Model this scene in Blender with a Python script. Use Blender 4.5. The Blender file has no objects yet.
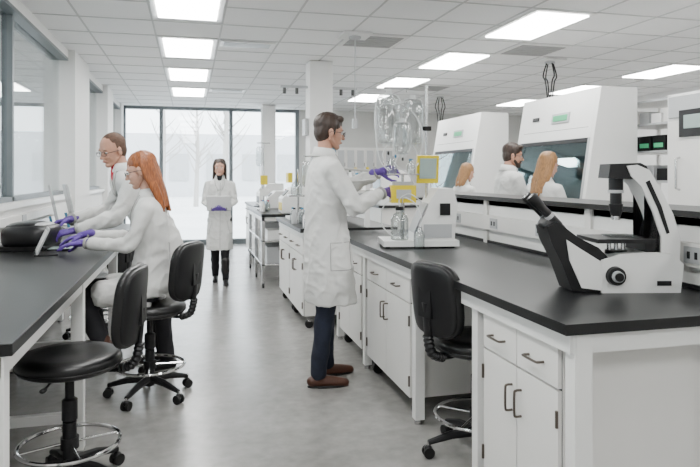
import bpy, bmesh, math, random
from mathutils import Vector, Matrix, noise
from mathutils.bvhtree import BVHTree
random.seed(4)
V=Vector
pi=math.pi
# ---------------------------------------------------------------- materials
MATS={}
def mat(name,col,rough=.5,metal=0,bump=0,bscale=40,var=0,vscale=6,spec=.5,emit=0,stretch=None,coat=0,alpha=1):
    if name in MATS: return MATS[name]
    m=bpy.data.materials.new(name); m.use_nodes=True
    nt=m.node_tree; b=nt.nodes['Principled BSDF']
    b.inputs['Base Color'].default_value=(*col,1)
    b.inputs['Roughness'].default_value=rough; b.inputs['Metallic'].default_value=metal
    b.inputs['Specular IOR Level'].default_value=spec
    b.inputs['Coat Weight'].default_value=coat
    b.inputs['Alpha'].default_value=alpha
    tc=nt.nodes.new('ShaderNodeTexCoord'); mp=nt.nodes.new('ShaderNodeMapping')
    nt.links.new(tc.outputs['Object'],mp.inputs[0])
    if stretch: mp.inputs['Scale'].default_value=stretch
    n=nt.nodes.new('ShaderNodeTexNoise'); n.inputs['Scale'].default_value=vscale; n.inputs['Detail'].default_value=4
    nt.links.new(mp.outputs[0],n.inputs['Vector'])
    if var==0: var=.015
    r=nt.nodes.new('ShaderNodeValToRGB'); r.color_ramp.elements[0].position=.3; r.color_ramp.elements[1].position=.7
    r.color_ramp.elements[0].color=(*[max(0,c*(1-var)) for c in col],1)
    r.color_ramp.elements[1].color=(*[min(1,c*(1+var)) for c in col],1)
    nt.links.new(n.outputs['Fac'],r.inputs[0]); nt.links.new(r.outputs[0],b.inputs['Base Color'])
    if emit:
        b.inputs['Emission Color'].default_value=(*col,1); b.inputs['Emission Strength'].default_value=emit
    if bump:
        n2=nt.nodes.new('ShaderNodeTexNoise'); n2.inputs['Scale'].default_value=bscale
        nt.links.new(mp.outputs[0],n2.inputs['Vector'])
        bp=nt.nodes.new('ShaderNodeBump'); bp.inputs['Strength'].default_value=bump; bp.inputs['Distance'].default_value=.01
        nt.links.new(n2.outputs['Fac'],bp.inputs['Height']); nt.links.new(bp.outputs[0],b.inputs['Normal'])
    MATS[name]=m; return m
def glassmat(name,tint=(.95,.97,.97),refl=.06,rough=.0):
    m=bpy.data.materials.new(name); m.use_nodes=True; nt=m.node_tree
    for n in list(nt.nodes): nt.nodes.remove(n)
    o=nt.nodes.new('ShaderNodeOutputMaterial'); mx=nt.nodes.new('ShaderNodeMixShader')
    t=nt.nodes.new('ShaderNodeBsdfTransparent'); t.inputs[0].default_value=(*tint,1)
    g=nt.nodes.new('ShaderNodeBsdfGlossy'); g.inputs['Roughness'].default_value=rough
    lw=nt.nodes.new('ShaderNodeLayerWeight'); lw.inputs[0].default_value=.25
    ma=nt.nodes.new('ShaderNodeMath'); ma.operation='MULTIPLY_ADD'; ma.inputs[1].default_value=.5; ma.inputs[2].default_value=refl; ma.use_clamp=True
    nt.links.new(lw.outputs['Fresnel'],ma.inputs[0]); nt.links.new(ma.outputs[0],mx.inputs[0])
    nt.links.new(t.outputs[0],mx.inputs[1]); nt.links.new(g.outputs[0],mx.inputs[2]); nt.links.new(mx.outputs[0],o.inputs[0])
    MATS[name]=m; return m
white=mat('white_enamel',(.77,.77,.755),.35)
cabw=mat('cabinet_white',(.73,.72,.695),.4)
wallm=mat('wall_paint',(.76,.76,.75),.7,bump=.05,bscale=200)
graywall=mat('wall_paint_gray',(.60,.60,.58),.7)
black=mat('black_resin',(.009,.0095,.010),.36,bump=.02,bscale=300,var=.1,spec=.35)
blk=mat('black_plastic',(.008,.008,.009),.38,spec=.35)
vinyl=mat('black_vinyl',(.007,.007,.0075),.32,bump=.06,bscale=120,spec=.4)
rub=mat('black_rubber',(.012,.012,.012),.6,spec=.3)
steel=mat('brushed_steel',(.55,.55,.55),.25,1)
chrome=mat('chrome',(.7,.7,.7),.12,1)
handle=mat('bronze_handle',(.12,.10,.085),.35,.8)
gap=mat('shadow_gap_gray',(.09,.09,.09),.8)
alu=mat('window_aluminium',(.15,.17,.18),.45,.3)
tbar=mat('tbar_grid',(.55,.55,.55),.6)
tile=mat('acoustic_tile',(.87,.87,.87),.9,bump=.15,bscale=150,var=.02,vscale=60)
lens=mat('light_lens',(1,1,.98),.5,emit=25)
vent=mat('vent_gray',(.34,.34,.34),.6)
yellow=mat('safety_yellow',(.72,.56,.015),.4)
scr=mat('display_gray',(.25,.32,.30),.25,emit=.3)
green=mat('display_green',(.05,.32,.15),.3,emit=.6)
purple=mat('nitrile_purple',(.10,.045,.29),.45,bump=.1,bscale=90)
ltgray=mat('light_gray_plastic',(.42,.43,.44),.4)
dkglass=mat('sash_glass_dark',(.16,.24,.26),.08,coat=.5)
coatm=mat('labcoat_cotton',(.64,.64,.625),.85,bump=.5,bscale=18,var=.04,vscale=9)
seam=mat('labcoat_seam',(.30,.30,.29),.9)
outg=mat('outside_snow',(.75,.76,.77),.9,var=.1,vscale=.3)
treem=mat('outside_bark',(.42,.40,.38),.9)
bldg=mat('outside_building',(.60,.61,.63),.9)
paper=mat('paper_white',(.80,.80,.80),.6)
red=mat('shirt_red',(.42,.012,.03),.8)
blue=mat('blue_plastic',(.04,.20,.34),.4)
winglass=glassmat('window_glass',(.96,.98,.98),.03)
intglass=glassmat('partition_glass',(.84,.87,.87),.16)
clear=glassmat('clear_plastic',(.84,.87,.87),.12,.08)
bagm=glassmat('clear_bag_film',(.86,.88,.88),.20,.12)
# floor
fl=bpy.data.materials.new('polished_concrete'); fl.use_nodes=True; nt=fl.node_tree; b=nt.nodes['Principled BSDF']
tc=nt.nodes.new('ShaderNodeTexCoord')
n1=nt.nodes.new('ShaderNodeTexNoise'); n1.inputs['Scale'].default_value=1.6; n1.inputs['Detail'].default_value=8; n1.inputs['Roughness'].default_value=.65
n2=nt.nodes.new('ShaderNodeTexNoise'); n2.inputs['Scale'].default_value=14; n2.inputs['Detail'].default_value=6
mx=nt.nodes.new('ShaderNodeMix'); mx.data_type='FLOAT'; mx.inputs[0].default_value=.35
cr=nt.nodes.new('ShaderNodeValToRGB'); cr.color_ramp.elements[0].position=.35; cr.color_ramp.elements[1].position=.65
cr.color_ramp.elements[0].color=(.205,.20,.19,1); cr.color_ramp.elements[1].color=(.325,.318,.305,1)
for n in (n1,n2): nt.links.new(tc.outputs['Object'],n.inputs['Vector'])
nt.links.new(n1.outputs['Fac'],mx.inputs[2]); nt.links.new(n2.outputs['Fac'],mx.inputs[3])
nt.links.new(mx.outputs[0],cr.inputs[0]); nt.links.new(cr.outputs[0],b.inputs['Base Color'])
b.inputs['Roughness'].default_value=.24
MATS['floor']=fl
# ---------------------------------------------------------------- mesh builder
def spow(a,e): return math.copysign(abs(a)**e,a)
class MB:
    def __init__(s): s.v=[];s.f=[];s.m=[];s.mats=[];s.M=Matrix.Identity(4)
    def mi(s,m):
        if m not in s.mats: s.mats.append(m)
        return s.mats.index(m)
    def add(s,vs,fs,m,M=None):
        o=len(s.v); k=s.mi(m); T=s.M if M is None else s.M@M
        s.v+=[T@V(p) for p in vs]
        for f in fs: s.f.append([i+o for i in f]); s.m.append(k)
    def box(s,x0,x1,y0,y1,z0,z1,m,M=None):
        vs=[(x,y,z) for x in(x0,x1) for y in(y0,y1) for z in(z0,z1)]
        s.add(vs,[(0,1,3,2),(4,6,7,5),(0,4,5,1),(2,3,7,6),(0,2,6,4),(1,5,7,3)],m,M)
    def bx(s,c,d,m,rot=None):
        M=Matrix.Translation(V(c))
        if rot: 
            from mathutils import Euler
            M=M@Euler(rot).to_matrix().to_4x4()
        s.box(-d[0]/2,d[0]/2,-d[1]/2,d[1]/2,-d[2]/2,d[2]/2,m,M)
    def rings(s,rs,m,caps=True,close=False):
        n=len(rs[0]); vs=[p for r in rs for p in r]; fs=[]
        R=len(rs)
        for i in range(R-1 if not close else R):
            j=(i+1)%R
            for k in range(n):
                l=(k+1)%n; fs.append((i*n+k,i*n+l,j*n+l,j*n+k))
        if caps and not close:
            fs.append(tuple(range(n))[::-1]); fs.append(tuple((R-1)*n+k for k in range(n)))
        s.add(vs,fs,m)
    def tube(s,pts,r,m,seg=8,close=False,flat=1):
        pts=[V(p) for p in pts]; n=len(pts); rs=[]
        rr=r if isinstance(r,(list,tuple)) else [r]*n
        up=None
        for i,p in enumerate(pts):
            if close: t=pts[(i+1)%n]-pts[i-1]
            else: t=pts[min(i+1,n-1)]-pts[max(i-1,0)]
            if t.length<1e-9: t=V((0,0,1))
            t.normalize()
            if up is None:
                up=V((0,0,1)) if abs(t.z)<.9 else V((1,0,0))
            a=t.cross(up)
            if a.length<1e-4: a=t.orthogonal()
            a.normalize(); bb=a.cross(t).normalized(); up=bb
            rs.append([p+a*rr[i]*math.cos(q*2*pi/seg)+bb*rr[i]*flat*math.sin(q*2*pi/seg) for q in range(seg)])
        s.rings(rs,m,close=close)
    def cyl(s,a,b,r,m,r2=None,seg=20): s.tube([a,b],[r,r if r2 is None else r2],m,seg)
    def ell(s,c,r,m,rot=None,e1=1,e2=1,seg=20,rg=12,bend=0):
        c=V(c); R=Matrix.Identity(3) if rot is None else rot
        vs=[];fs=[]
        for i in range(rg+1):
            ph=-pi/2+pi*i/rg
            for k in range(seg):
                th=2*pi*k/seg
                x=r[0]*spow(math.cos(ph),e1)*spow(math.cos(th),e2); y=r[1]*spow(math.cos(ph),e1)*spow(math.sin(th),e2); z=r[2]*spow(math.sin(ph),e1)
                x+=bend*y*y
                vs.append(c+R@V((x,y,z)))
        for i in range(rg):
            for k in range(seg):
                l=(k+1)%seg; fs.append((i*seg+k,i*seg+l,(i+1)*seg+l,(i+1)*seg+k))
        s.add(vs,fs,m)
    def cap(s,a,b,ra,rb,m,seg=16):
        a=V(a);b=V(b);d=b-a
        if d.length<1e-6: s.ell(a,(ra,)*3,m);return
        t=d.normalized(); pts=[];rr=[]
        for i in range(5):
            q=pi/2*i/5; pts.append(a-t*ra*math.cos(q)); rr.append(max(.0005,ra*math.sin(q)))
        pts.append(a);rr.append(ra);pts.append(b);rr.append(rb)
        for i in range(4,-1,-1):
            q=pi/2*i/5; pts.append(b+t*rb*math.cos(q)); rr.append(max(.0005,rb*math.sin(q)))
        s.tube(pts,rr,m,seg)
    def chain(s,pts,rs,m):
        for i in range(len(pts)-1): s.cap(pts[i],pts[i+1],rs[i],rs[i+1],m)
    def lathe(s,c,prof,m,seg=32):
        c=V(c); s.rings([[c+V((r*math.cos(2*pi*k/seg),r*math.sin(2*pi*k/seg),z)) for k in range(seg)] for r,z in prof],m)
    def prism(s,poly,y0,y1,m):  # poly in xz extruded along y
        n=len(poly); s.rings([[V((x,y0,z)) for x,z in poly],[V((x,y1,z)) for x,z in poly]],m)
    def torus(s,c,R,r,m,seg=36,ts=8):
        s.tube([V(c)+V((R*math.cos(2*pi*k/seg),R*math.sin(2*pi*k/seg),0)) for k in range(seg)],r,m,ts,close=True)
    def build(s,name,bevel=.003,smooth=True,ang=40,fix=True):
        me=bpy.data.meshes.new(name); me.from_pydata([tuple(p) for p in s.v],[],s.f)
        for m in s.mats: me.materials.append(m)
        me.polygons.foreach_set('material_index',s.m)
        if fix:
            bm=bmesh.new(); bm.from_mesh(me); bmesh.ops.recalc_face_normals(bm,faces=bm.faces); bm.to_mesh(me); bm.free()
        if smooth:
            me.polygons.foreach_set('use_smooth',[True]*len(me.polygons))
            if ang: me.set_sharp_from_angle(angle=math.radians(ang))
        me.update()
        ob=bpy.data.objects.new(name,me); bpy.context.scene.collection.objects.link(ob)
        if bevel:
            md=ob.modifiers.new('bevel','BEVEL'); md.width=bevel; md.segments=2; md.limit_method='ANGLE'; md.angle_limit=math.radians(50)
        return ob
def cat(pts,n=8):
    pts=[V(p) for p in pts]; P=[pts[0]]+pts+[pts[-1]]; o=[]
    for i in range(1,len(P)-2):
        for k in range(n):
            t=k/n; a,b,c,d=P[i-1:i+3]
            o.append(.5*((2*b)+(c-a)*t+(2*a-5*b+4*c-d)*t*t+(3*b-a-3*c+d)*t**3))
    o.append(pts[-1]); return o
def place(x,y,z,yaw=0): return Matrix.Translation((x,y,z))@Matrix.Rotation(yaw,4,'Z')
def remesh(mb,vox,sm=3,disp=None):
    me=bpy.data.meshes.new('tmp'); me.from_pydata([tuple(p) for p in mb.v],[],mb.f)
    bm=bmesh.new(); bm.from_mesh(me); bmesh.ops.recalc_face_normals(bm,faces=bm.faces); bm.to_mesh(me); bm.free()
    ob=bpy.data.objects.new('tmp',me); bpy.context.scene.collection.objects.link(ob)
    md=ob.modifiers.new('r','REMESH'); md.mode='VOXEL'; md.voxel_size=vox; md.adaptivity=0
    s=ob.modifiers.new('s','SMOOTH'); s.factor=.5; s.iterations=sm
    dg=bpy.context.evaluated_depsgraph_get(); ev=ob.evaluated_get(dg); m2=ev.to_mesh()
    vs=[v.co.copy() for v in m2.vertices]; ns=[v.normal.copy() for v in m2.vertices]; fs=[tuple(p.vertices) for p in m2.polygons]
    if disp: vs=[v+n*disp(v) for v,n in zip(vs,ns)]
    ev.to_mesh_clear(); bpy.data.objects.remove(ob); bpy.data.meshes.remove(me)
    return vs,fs
# ---------------------------------------------------------------- people
def hand(mb,wrist,d,n,side,curl,m,sc=1.0,thumb=.8):
    """d finger direction, n direction the palm faces, side: thumb side vector sign"""
    wrist=V(wrist); d=V(d).normalized(); n=V(n); n=(n-d*n.dot(d)).normalized(); s=d.cross(n).normalized()*side
    t=MB()
    for i,(off,fl) in enumerate([(.030,.072),(.010,.080),(-.010,.074),(-.029,.058)]):
        k=wrist+(d*(.090-.006*abs(i-1))+s*off)*sc
        t.cap(wrist+(d*.012+s*off*.55)*sc,k,.0155*sc,.0125*sc,m,10)
        p=k; a=0; segs=[.45,.32,.23]; r=[.0098,.0088,.0078,.0068]
        for j in range(3):
            a+=curl*(.7+.25*j+.08*i)
            q=p+(d*math.cos(a)+n*math.sin(a)+s*(.10-.07*i)*.6).normalized()*fl*segs[j]*1.05*sc
            t.cap(p,q,r[j]*sc,r[j+1]*sc,m,10); p=q
    b=wrist+(d*.025+s*.022+n*.006)*sc
    q1=b+(d*.030+s*.030+n*.012)*sc; q2=q1+(d*.030+s*.012+n*.018*thumb*1.5)*sc; q3=q2+(d*.024-s*.002+n*.014*thumb)*sc
    t.cap(b,q1,.016*sc,.012*sc,m,10); t.cap(q1,q2,.012*sc,.0105*sc,m,10); t.cap(q2,q3,.0105*sc,.008*sc,m,10)
    vs,fs=remesh(t,.0034,2); mb.add(vs,fs,m)
    mb.cap(wrist-d*.05,wrist+d*.02,.027*sc,.024*sc,m,14)
def head(mb,c,yaw,pitch,skin,hairm,style,beard=False,glasses=None,sc=1.0,neckto=None,arc=(75,285)):
    H=Matrix.Translation(V(c))@Matrix.Rotation(yaw,4,'Z')@Matrix.Rotation(pitch,4,'Y')@Matrix.Scale(sc,4)
    t=MB(); S=skin
    t.ell((-.012,0,.035),(.097,.077,.088),S); t.ell((.032,0,-.02),(.058,.061,.083),S)
    t.ell((.060,0,-.090),(.026,.028,.022),S)
    for y in(-1,1):
        t.cap((.0,y*.054,-.045),(.058,y*.016,-.092),.018,.017,S)
        t.ell((.055,y*.036,-.028),(.026,.020,.018),S)
        t.ell((-.006,y*.078,-.008),(.019,.009,.031),S)
        t.ell((.103,y*.011,-.030),(.009,.007,.007),S)
    t.cap((.080,0,.012),(.106,0,-.026),.0075,.0115,S)
    t.cap((.070,-.032,.030),(.070,.032,.030),.014,.014,S)
    t.ell((.082,0,-.057),(.013,.023,.012),S)
    vs,fs=remesh(t,.005,2); o=mb.M; mb.M=o@H; mb.add(vs,fs,S)
    eyew=mat('eye_white',(.65,.64,.62),.3); iris=mat('eye_iris',(.03,.02,.015),.2); lipm=mat('lips',(.38,.12,.10),.5)
    for y in(-1,1):
        mb.ell((.0785,y*.031,.004),(.010,.014,.0075),eyew,seg=12,rg=8); mb.ell((.0860,y*.031,.004),(.004,.006,.006),iris,seg=10,rg=6)
        mb.tube([(.084,y*.017,.023),(.0865,y*.032,.027),(.078,y*.048,.022)],[.0025,.0035,.002],hairm,6)
    mb.tube([(.084,-.022,-.058),(.0945,-.010,-.0565),(.0958,0,-.058),(.0945,.010,-.0565),(.084,.022,-.058)],[.002,.004,.0045,.004,.002],lipm,6)
    # hair
    h=MB()
    if style=='buzz':
        h.ell((-.026,0,.045),(.096,.0800,.088),hairm); h.ell((-.048,0,.0),(.062,.075,.078),hairm)
        for y in(-1,1): h.cap((-.002,y*.068,.04),(.004,y*.070,-.0),.012,.007,hairm)
    elif style=='short':
        h.ell((-.020,0,.056),(.102,.084,.088),hairm); h.ell((-.047,0,.005),(.064,.079,.085),hairm)
        h.cap((.052,-.05,.100),(.066,.05,.105),.024,.028,hairm)
        for y in(-1,1): h.cap((.010,y*.070,.05),(.012,y*.073,-.012),.016,.008,hairm)
    else:
        L=style
        h.ell((-.022,0,.052),(.101,.083,.086),hairm); h.ell((-.050,0,.0),(.062,.079,.09),hairm)
        N=17
        for k in range(N):
            a=math.radians(arc[0]+(arc[1]-arc[0])*k/(N-1))
            x=math.cos(a);y=math.sin(a); jx=random.uniform(-.01,.01)
            p=[(x*.05-.01,y*.05,.112),(x*.086-.014,y*.078,.05),(x*.088-.018,y*.084,-.05),(x*.070-.038+jx,y*.088,-.05-L*.45),(x*.055-.050+jx,y*.080+jx,-.06-L*random.uniform(.85,1.05))]
            p=cat(p,3); n=len(p)
            h.chain(p,[.019-.010*(i/(n-1))**2 for i in range(n)],hairm)
    amp=.0012 if style=='buzz' else .0045
    dd=lambda v: amp*noise.noise(V((v.x*60,v.y*60,v.z*9)))
    vs,fs=remesh(h,.0065,2,dd); mb.add(vs,fs,hairm)
    if beard:
        h=MB(); h.cap((.02,-.058,-.05),(.064,-.02,-.093),.016,.02,hairm); h.cap((.02,.058,-.05),(.064,.02,-.093),.016,.02,hairm); h.ell((.068,0,-.095),(.027,.03,.024),hairm)
        h.cap((.09,-.018,-.046),(.09,.018,-.046),.006,.006,hairm); h.cap((.08,-.03,-.05),(.07,-.03,-.09),.01,.012,hairm); h.cap((.08,.03,-.05),(.07,.03,-.09),.01,.012,hairm)
        vs,fs=remesh(h,.005,1); mb.add(vs,fs,hairm)
    if glasses:
        for y in(-1,1):
            pts=[(0,y*.033+.025*math.cos(a),.002+.017*math.sin(a)) for a in [2*pi*k/16 for k in range(16)]]
            pts=[(.103-.25*max(0,abs(p[1])-.03),p[1],p[2]) for p in pts]
            mb.tube(pts,.0018,glasses,5,close=True)
            mb.tube([(.096,y*.058,.006),(.05,y*.078,.006),(-.01,y*.085,.003),(-.02,y*.085,-.01)],.0022,glasses,5)
        mb.tube([(.103,-.009,.006),(.106,0,.009),(.103,.009,.006)],.0016,glasses,5)
    mb.M=o
    nb=V(neckto)
    top=H@V((-.022,0,-.05))
    t=MB(); t.chain([nb-V((0,0,.05)),nb.lerp(top,.5),top],[.062*sc,.052*sc,.054*sc],S)
    vs,fs=remesh(t,.009,2); mb.add(vs,fs,S)
def person(name,loc,yaw,rings,arms,legs,hd,skin,hairm,style,trou,shoe,sc=1.0,pitch=0,hyaw=0,beard=False,glasses=None,glove=purple,shirt=None,hsc=1.0,skirt=None,boots=False,sleeve=1.0,hs=1.0,folds=.016,arc=(75,285)):
    mb=MB(); mb.M=place(*loc,yaw)@Matrix.Scale(sc,4)
    t=MB()
    rs=[]
    for (cx,z,rx,ry) in rings:
        rs.append([V((cx+rx*spow(math.cos(a),.85),ry*spow(math.sin(a),.85),z)) for a in [2*pi*k/36 for k in range(36)]])
    t.rings(rs,coatm)
    joints=[]
    for A in arms:
        s0,e,w=V(A[0]),V(A[1]),V(A[2]); rr=[.072*sleeve,.066*sleeve,.058*sleeve,.055*sleeve,.047*sleeve]
        root=V((s0.x,s0.y*.6,s0.z+.01)); joints.append(e)
        t.chain([root,s0,s0.lerp(e,.5),e,e.lerp(w,.55),w],[.07*sleeve]+rr,coatm)
    if skirt:
        for (a,b,ra,rb) in skirt: t.cap(a,b,ra,rb,coatm)
    nb=rings[-1]; zt=nb[1]
    def dsp(v):
        a=noise.noise(V((v.x*11+3,v.y*11,v.z*2.2)))
        w=noise.noise(v*4)*.9
        r=1-abs(noise.noise(V((v.x*9+w,v.y*9+5,v.z*8+w*2))))*2.6
        r2=1-abs(noise.noise(V((v.x*7-v.z*5+9,v.y*8,v.z*13+v.x*6))))*3
        k=min(1,max(.2,(zt-v.z)/.25))
        d=folds*k*(.75*a+.42*max(0,r)**1.6+.30*max(0,r2)**2-.30)
        for e in joints:
            l=(v-e).length
            if l<.20: d+=.008*(1-l/.20)*math.sin(85*(v.z*.8+v.x*.6)+4*noise.noise(v*9))
        return d
    vs,fs=remesh(t,.0105,3,dsp); mb.add(vs,fs,coatm)
    bvh=BVHTree.FromPolygons(vs,fs)
    def hit(y,z,off=.003,x0=.75):
        h=bvh.ray_cast(V((x0,y,z)),V((-1,0,0)))
        return None if h[0] is None else h[0]+h[1]*off
    cr=[]
    for k in range(25):
        a=math.radians(32+296*k/24); c,s_=math.cos(a),math.sin(a); q=1-abs(k-12)/12
        P=lambda r,z:V((nb[0]+(r+nb[2]-.058)*c,(r+nb[3]-.062)*s_,nb[1]+z-.012*(1-q)))
        cr.append([P(.062,.026+.008*q),P(.070,.028+.008*q),P(.094,-.025),P(.090,-.034),P(.066,.012)])
    mb.rings(cr,coatm)
    z1=rings[-1][1]-.10; z0=rings[0][1]+.02
    L=[hit(.012,z1-(z1-z0)*i/24) for i in range(25)]; L=[p for p in L if p]
    if len(L)>3 and not skirt: mb.tube(L,.0032,seam,5)
    for sgn in(-1,1):
        pl=[]
        for i in range(9):
            q=i/8; p=hit(sgn*(.045+.045*math.sin(q*pi*.8))*(1-q*.8)+.008*q,z1+.085-.20*q,.006)
            if p: pl.append(p)
        if len(pl)>3:
            mb.tube(pl,[.006]+[.014]*(len(pl)-2)+[.003],coatm,6,flat=.5)
            mb.tube([p+V((.005,sgn*.012,-.004)) for p in pl],.0026,seam,5)
        if not skirt:
            w,hh=.15,.18; zc=rings[0][1]+.33; O=[]
            for (dx,dz) in [(-.5,.5),(-.5,.25),(-.5,0),(-.5,-.25),(-.5,-.5),(-.25,-.5),(0,-.5),(.25,-.5),(.5,-.5),(.5,-.25),(.5,0),(.5,.25),(.5,.5),(.25,.5),(0,.5),(-.25,.5)]:
                h=bvh.ray_cast(V((.055+dx*w,sgn*.6,zc+dz*hh)),V((0,-sgn,0)))
                if h[0]: O.append(h[0]+h[1]*.002)
            if len(O)==16: mb.tube(O,.0026,seam,5,close=True)
    if shirt:
        p=hit(0,rings[-1][1]-.02,.0)
        mb.ell((nb[0]+nb[2]*.6,0,nb[1]-.002),(.047,.050,.036),shirt)
        if p: mb.ell((p.x-.002,0,p.z-.035),(.024,.036,.080),shirt)
    for i,A in enumerate(arms):
        w=V(A[2]); d=V(A[3]).normalized(); e=V(A[1]); fd=(w-e).normalized()
        mb.tube([w+fd*x for x in (.028,.04)],.047*sleeve,seam,14)
        hand(mb,w+fd*.055,d,A[4],A[5],A[6],glove,hs)
    t=MB()
    for (h,k,a,td) in legs:
        t.chain([h,V(h).lerp(V(k),.5),k,V(k).lerp(V(a),.45),a],[.095,.085,.066,.062,.054],trou)
    t.cap(legs[0][0],legs[1][0],.1,.1,trou)
    vs,fs=remesh(t,.012,3,lambda v:.009*noise.noise(V((v.x*16,v.y*16,v.z*12)))); mb.add(vs,fs,trou)
    for (h,k,a,td) in legs:
        a=V(a); td=V(td).normalized(); sd=td.cross(V((0,0,1))).normalized()
        t=MB(); g=V((a.x,a.y,a.z-.05))
        t.chain([g-td*.045,g+td*.03,g+td*.12+V((0,0,-.012)),g+td*.18+V((0,0,-.018))],[.036,.040,.038,.030],shoe); t.cap(a+V((0,0,.03 if not boots else .25)),g,.045 if not boots else .062,.04,shoe)
        vs,fs=remesh(t,.008,2)
        zb=a.z-.085
        vs=[V((v.x,v.y,max(v.z,zb))) for v in vs]; mb.add(vs,fs,shoe)
        R=Matrix(((td.x,sd.x,0),(td.y,sd.y,0),(0,0,1)))
        mb.ell(g+td*.065+V((0,0,-.037)),(.140,.043,.012),rub,rot=R,e1=.4,seg=24)
    head(mb,hd,hyaw,pitch,skin,hairm,style,beard,glasses,hsc,neckto=(nb[0],0,nb[1]),arc=arc)
    return mb.build(name,bevel=0,ang=None,fix=False)
skin1=mat('skin_light',(.47,.245,.165),.5,var=.06,vscale=30)
skin2=mat('skin_fair',(.54,.30,.215),.5,var=.06,vscale=30)
ginger=mat('hair_ginger',(.25,.072,.016),.5,var=.5,vscale=30,stretch=(6,6,.6))
blond=mat('hair_blond',(.28,.14,.05),.5,var=.45,vscale=30,stretch=(6,6,.6))
brown=mat('hair_dark_brown',(.030,.016,.010),.5,var=.4,vscale=30,stretch=(5,5,1))
lbrown=mat('hair_buzzed_brown',(.085,.045,.028),.8,var=.35,vscale=90)
jeans=mat('denim_navy',(.010,.014,.028),.9,bump=.2,bscale=60,var=.2,vscale=20)
dark=mat('trouser_dark',(.010,.010,.013),.9)
shoeb=mat('shoe_brown_leather',(.07,.025,.014),.4)
shoed=mat('shoe_dark',(.010,.009,.009),.4)
frame=mat('glasses_frame',(.03,.03,.035),.3)
def std(w=1.0,d=1.0,hem=.55,lean=0):
    base=[(.03,hem,.18,.225),(.02,.8,.165,.215),(.01,.95,.15,.20),(0,1.1,.135,.178),(0,1.25,.135,.195),(.0,1.37,.132,.205),(-.005,1.45,.115,.205),(-.01,1.51,.088,.15),(-.01,1.56,.066,.075),(-.01,1.58,.058,.062)]
    return [(cx+lean*max(0,z-.95),z,rx*d,ry*w) for cx,z,rx,ry in base]
legsS=[((0,.09,.92),(.02,.10,.5),(-.02,.10,.09),(1,.1,0)),((0,-.09,.92),(.01,-.1,.5),(-.04,-.11,.09),(1,-.15,0))]
person('man_in_lab_coat',(.91,4.19,0),math.radians(2),std(),
 [((0,.185,1.46),(.22,.20,1.33),(.365,.07,1.42),(1,-.15,.12),(-.2,-.9,-.5),1,.55),
  ((-.01,-.19,1.46),(.13,-.25,1.21),(.325,-.16,1.285),(1,.15,.15),(-.1,.6,-.8),-1,.6)],
 [((0,.09,.92),(.02,.10,.5),(.03,.11,.09),(1,.1,0)),((-.02,-.09,.92),(-.03,-.1,.5),(-.08,-.11,.09),(1,-.15,0))],(.025,0,1.712),skin1,brown,'short',jeans,shoeb,pitch=.14,glasses=frame,shirt=blue)
person('seated_woman_in_lab_coat',(-.25,4.2,0),math.radians(174),
 [(0.01,.655,.14,.185),(-.01,.72,.145,.185),(-.01,.82,.118,.155),(-.01,.92,.100,.135),(-.005,1.03,.105,.148),(.0,1.12,.108,.160),(.0,1.20,.097,.165),(.0,1.255,.075,.12),(.0,1.295,.054,.060),(.005,1.31,.048,.052)],
 [((.0,.155,1.205),(.09,.20,.985),(.32,.16,1.0),(1,0,-.1),(0,0,-1),-1,.25),
  ((.0,-.155,1.205),(.13,-.19,1.00),(.37,-.06,1.03),(1,.1,-.25),(0,0,-1),1,.3)],
 [((.02,.09,.69),(.40,.11,.66),(.26,.12,.36),(1,.1,0)),((.02,-.09,.69),(.42,-.10,.66),(.33,-.10,.36),(1,0,0))],
 (.055,0,1.445),skin2,ginger,.24,dark,shoeb,pitch=.28,glasses=frame,hsc=.95,sleeve=.74,hs=.92,arc=(100,260),folds=.014,
 skirt=[((.03,.09,.70),(.25,.12,.68),.102,.092),((.03,-.09,.70),(.25,-.11,.68),.102,.092),((.02,.13,.60),(.15,.17,.60),.05,.04),((-.03,-.12,.60),(.1,-.12,.60),.05,.04)])
person('leaning_man_in_lab_coat',(-.21,4.86,-.01),math.radians(194),
 [(-.02,.52,.17,.21),(-.02,.8,.16,.205),(0,.93,.15,.195),(.05,1.06,.14,.18),(.12,1.19,.14,.195),(.19,1.30,.135,.205),(.225,1.375,.12,.205),(.25,1.43,.09,.15),(.27,1.475,.064,.072),(.275,1.495,.056,.06)],
 [((.225,.19,1.37),(.34,.26,1.14),(.56,.19,1.07),(1,-.15,-.2),(0,-.3,-1),-1,.4),
  ((.225,-.19,1.37),(.36,-.22,1.15),(.58,-.08,1.12),(1,.2,-.2),(0,.3,-1),1,.4)],
 legsS,(.345,0,1.605),skin1,lbrown,'buzz',dark,shoed,pitch=.32,hyaw=.50,glasses=frame,shirt=red,hsc=.98)
person('walking_woman_in_lab_coat',(.38,8.35,0),math.radians(-95),std(.86,.9,.50),
 [((0,.165,1.45),(.02,.22,1.2),(.20,.10,1.12),(.7,-.7,.1),(-.3,-.4,.6),1,.5),
  ((0,-.165,1.45),(.02,-.22,1.2),(.20,-.10,1.12),(.7,.7,.1),(-.3,.4,.6),-1,.5)],
 [((0,.08,.92),(.10,.08,.5),(.14,.09,.09),(1,.1,0)),((0,-.08,.92),(-.02,-.07,.5),(-.18,-.07,.10),(1,0,0))],(.03,0,1.70),skin2,brown,.24,dark,shoed,sc=.89,sleeve=.85,hs=.9,boots=True,shirt=dark,hsc=1.04)
mb=MB(); mb.M=place(.38,8.35,0,math.radians(-95)); mb.bx((.25,0,1.06),(.012,.30,.21),paper,(0,.5,0)); mb.bx((.243,0,1.055),(.006,.31,.22),ltgray,(0,.5,0)); mb.build('clipboard_papers',.001)
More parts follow.
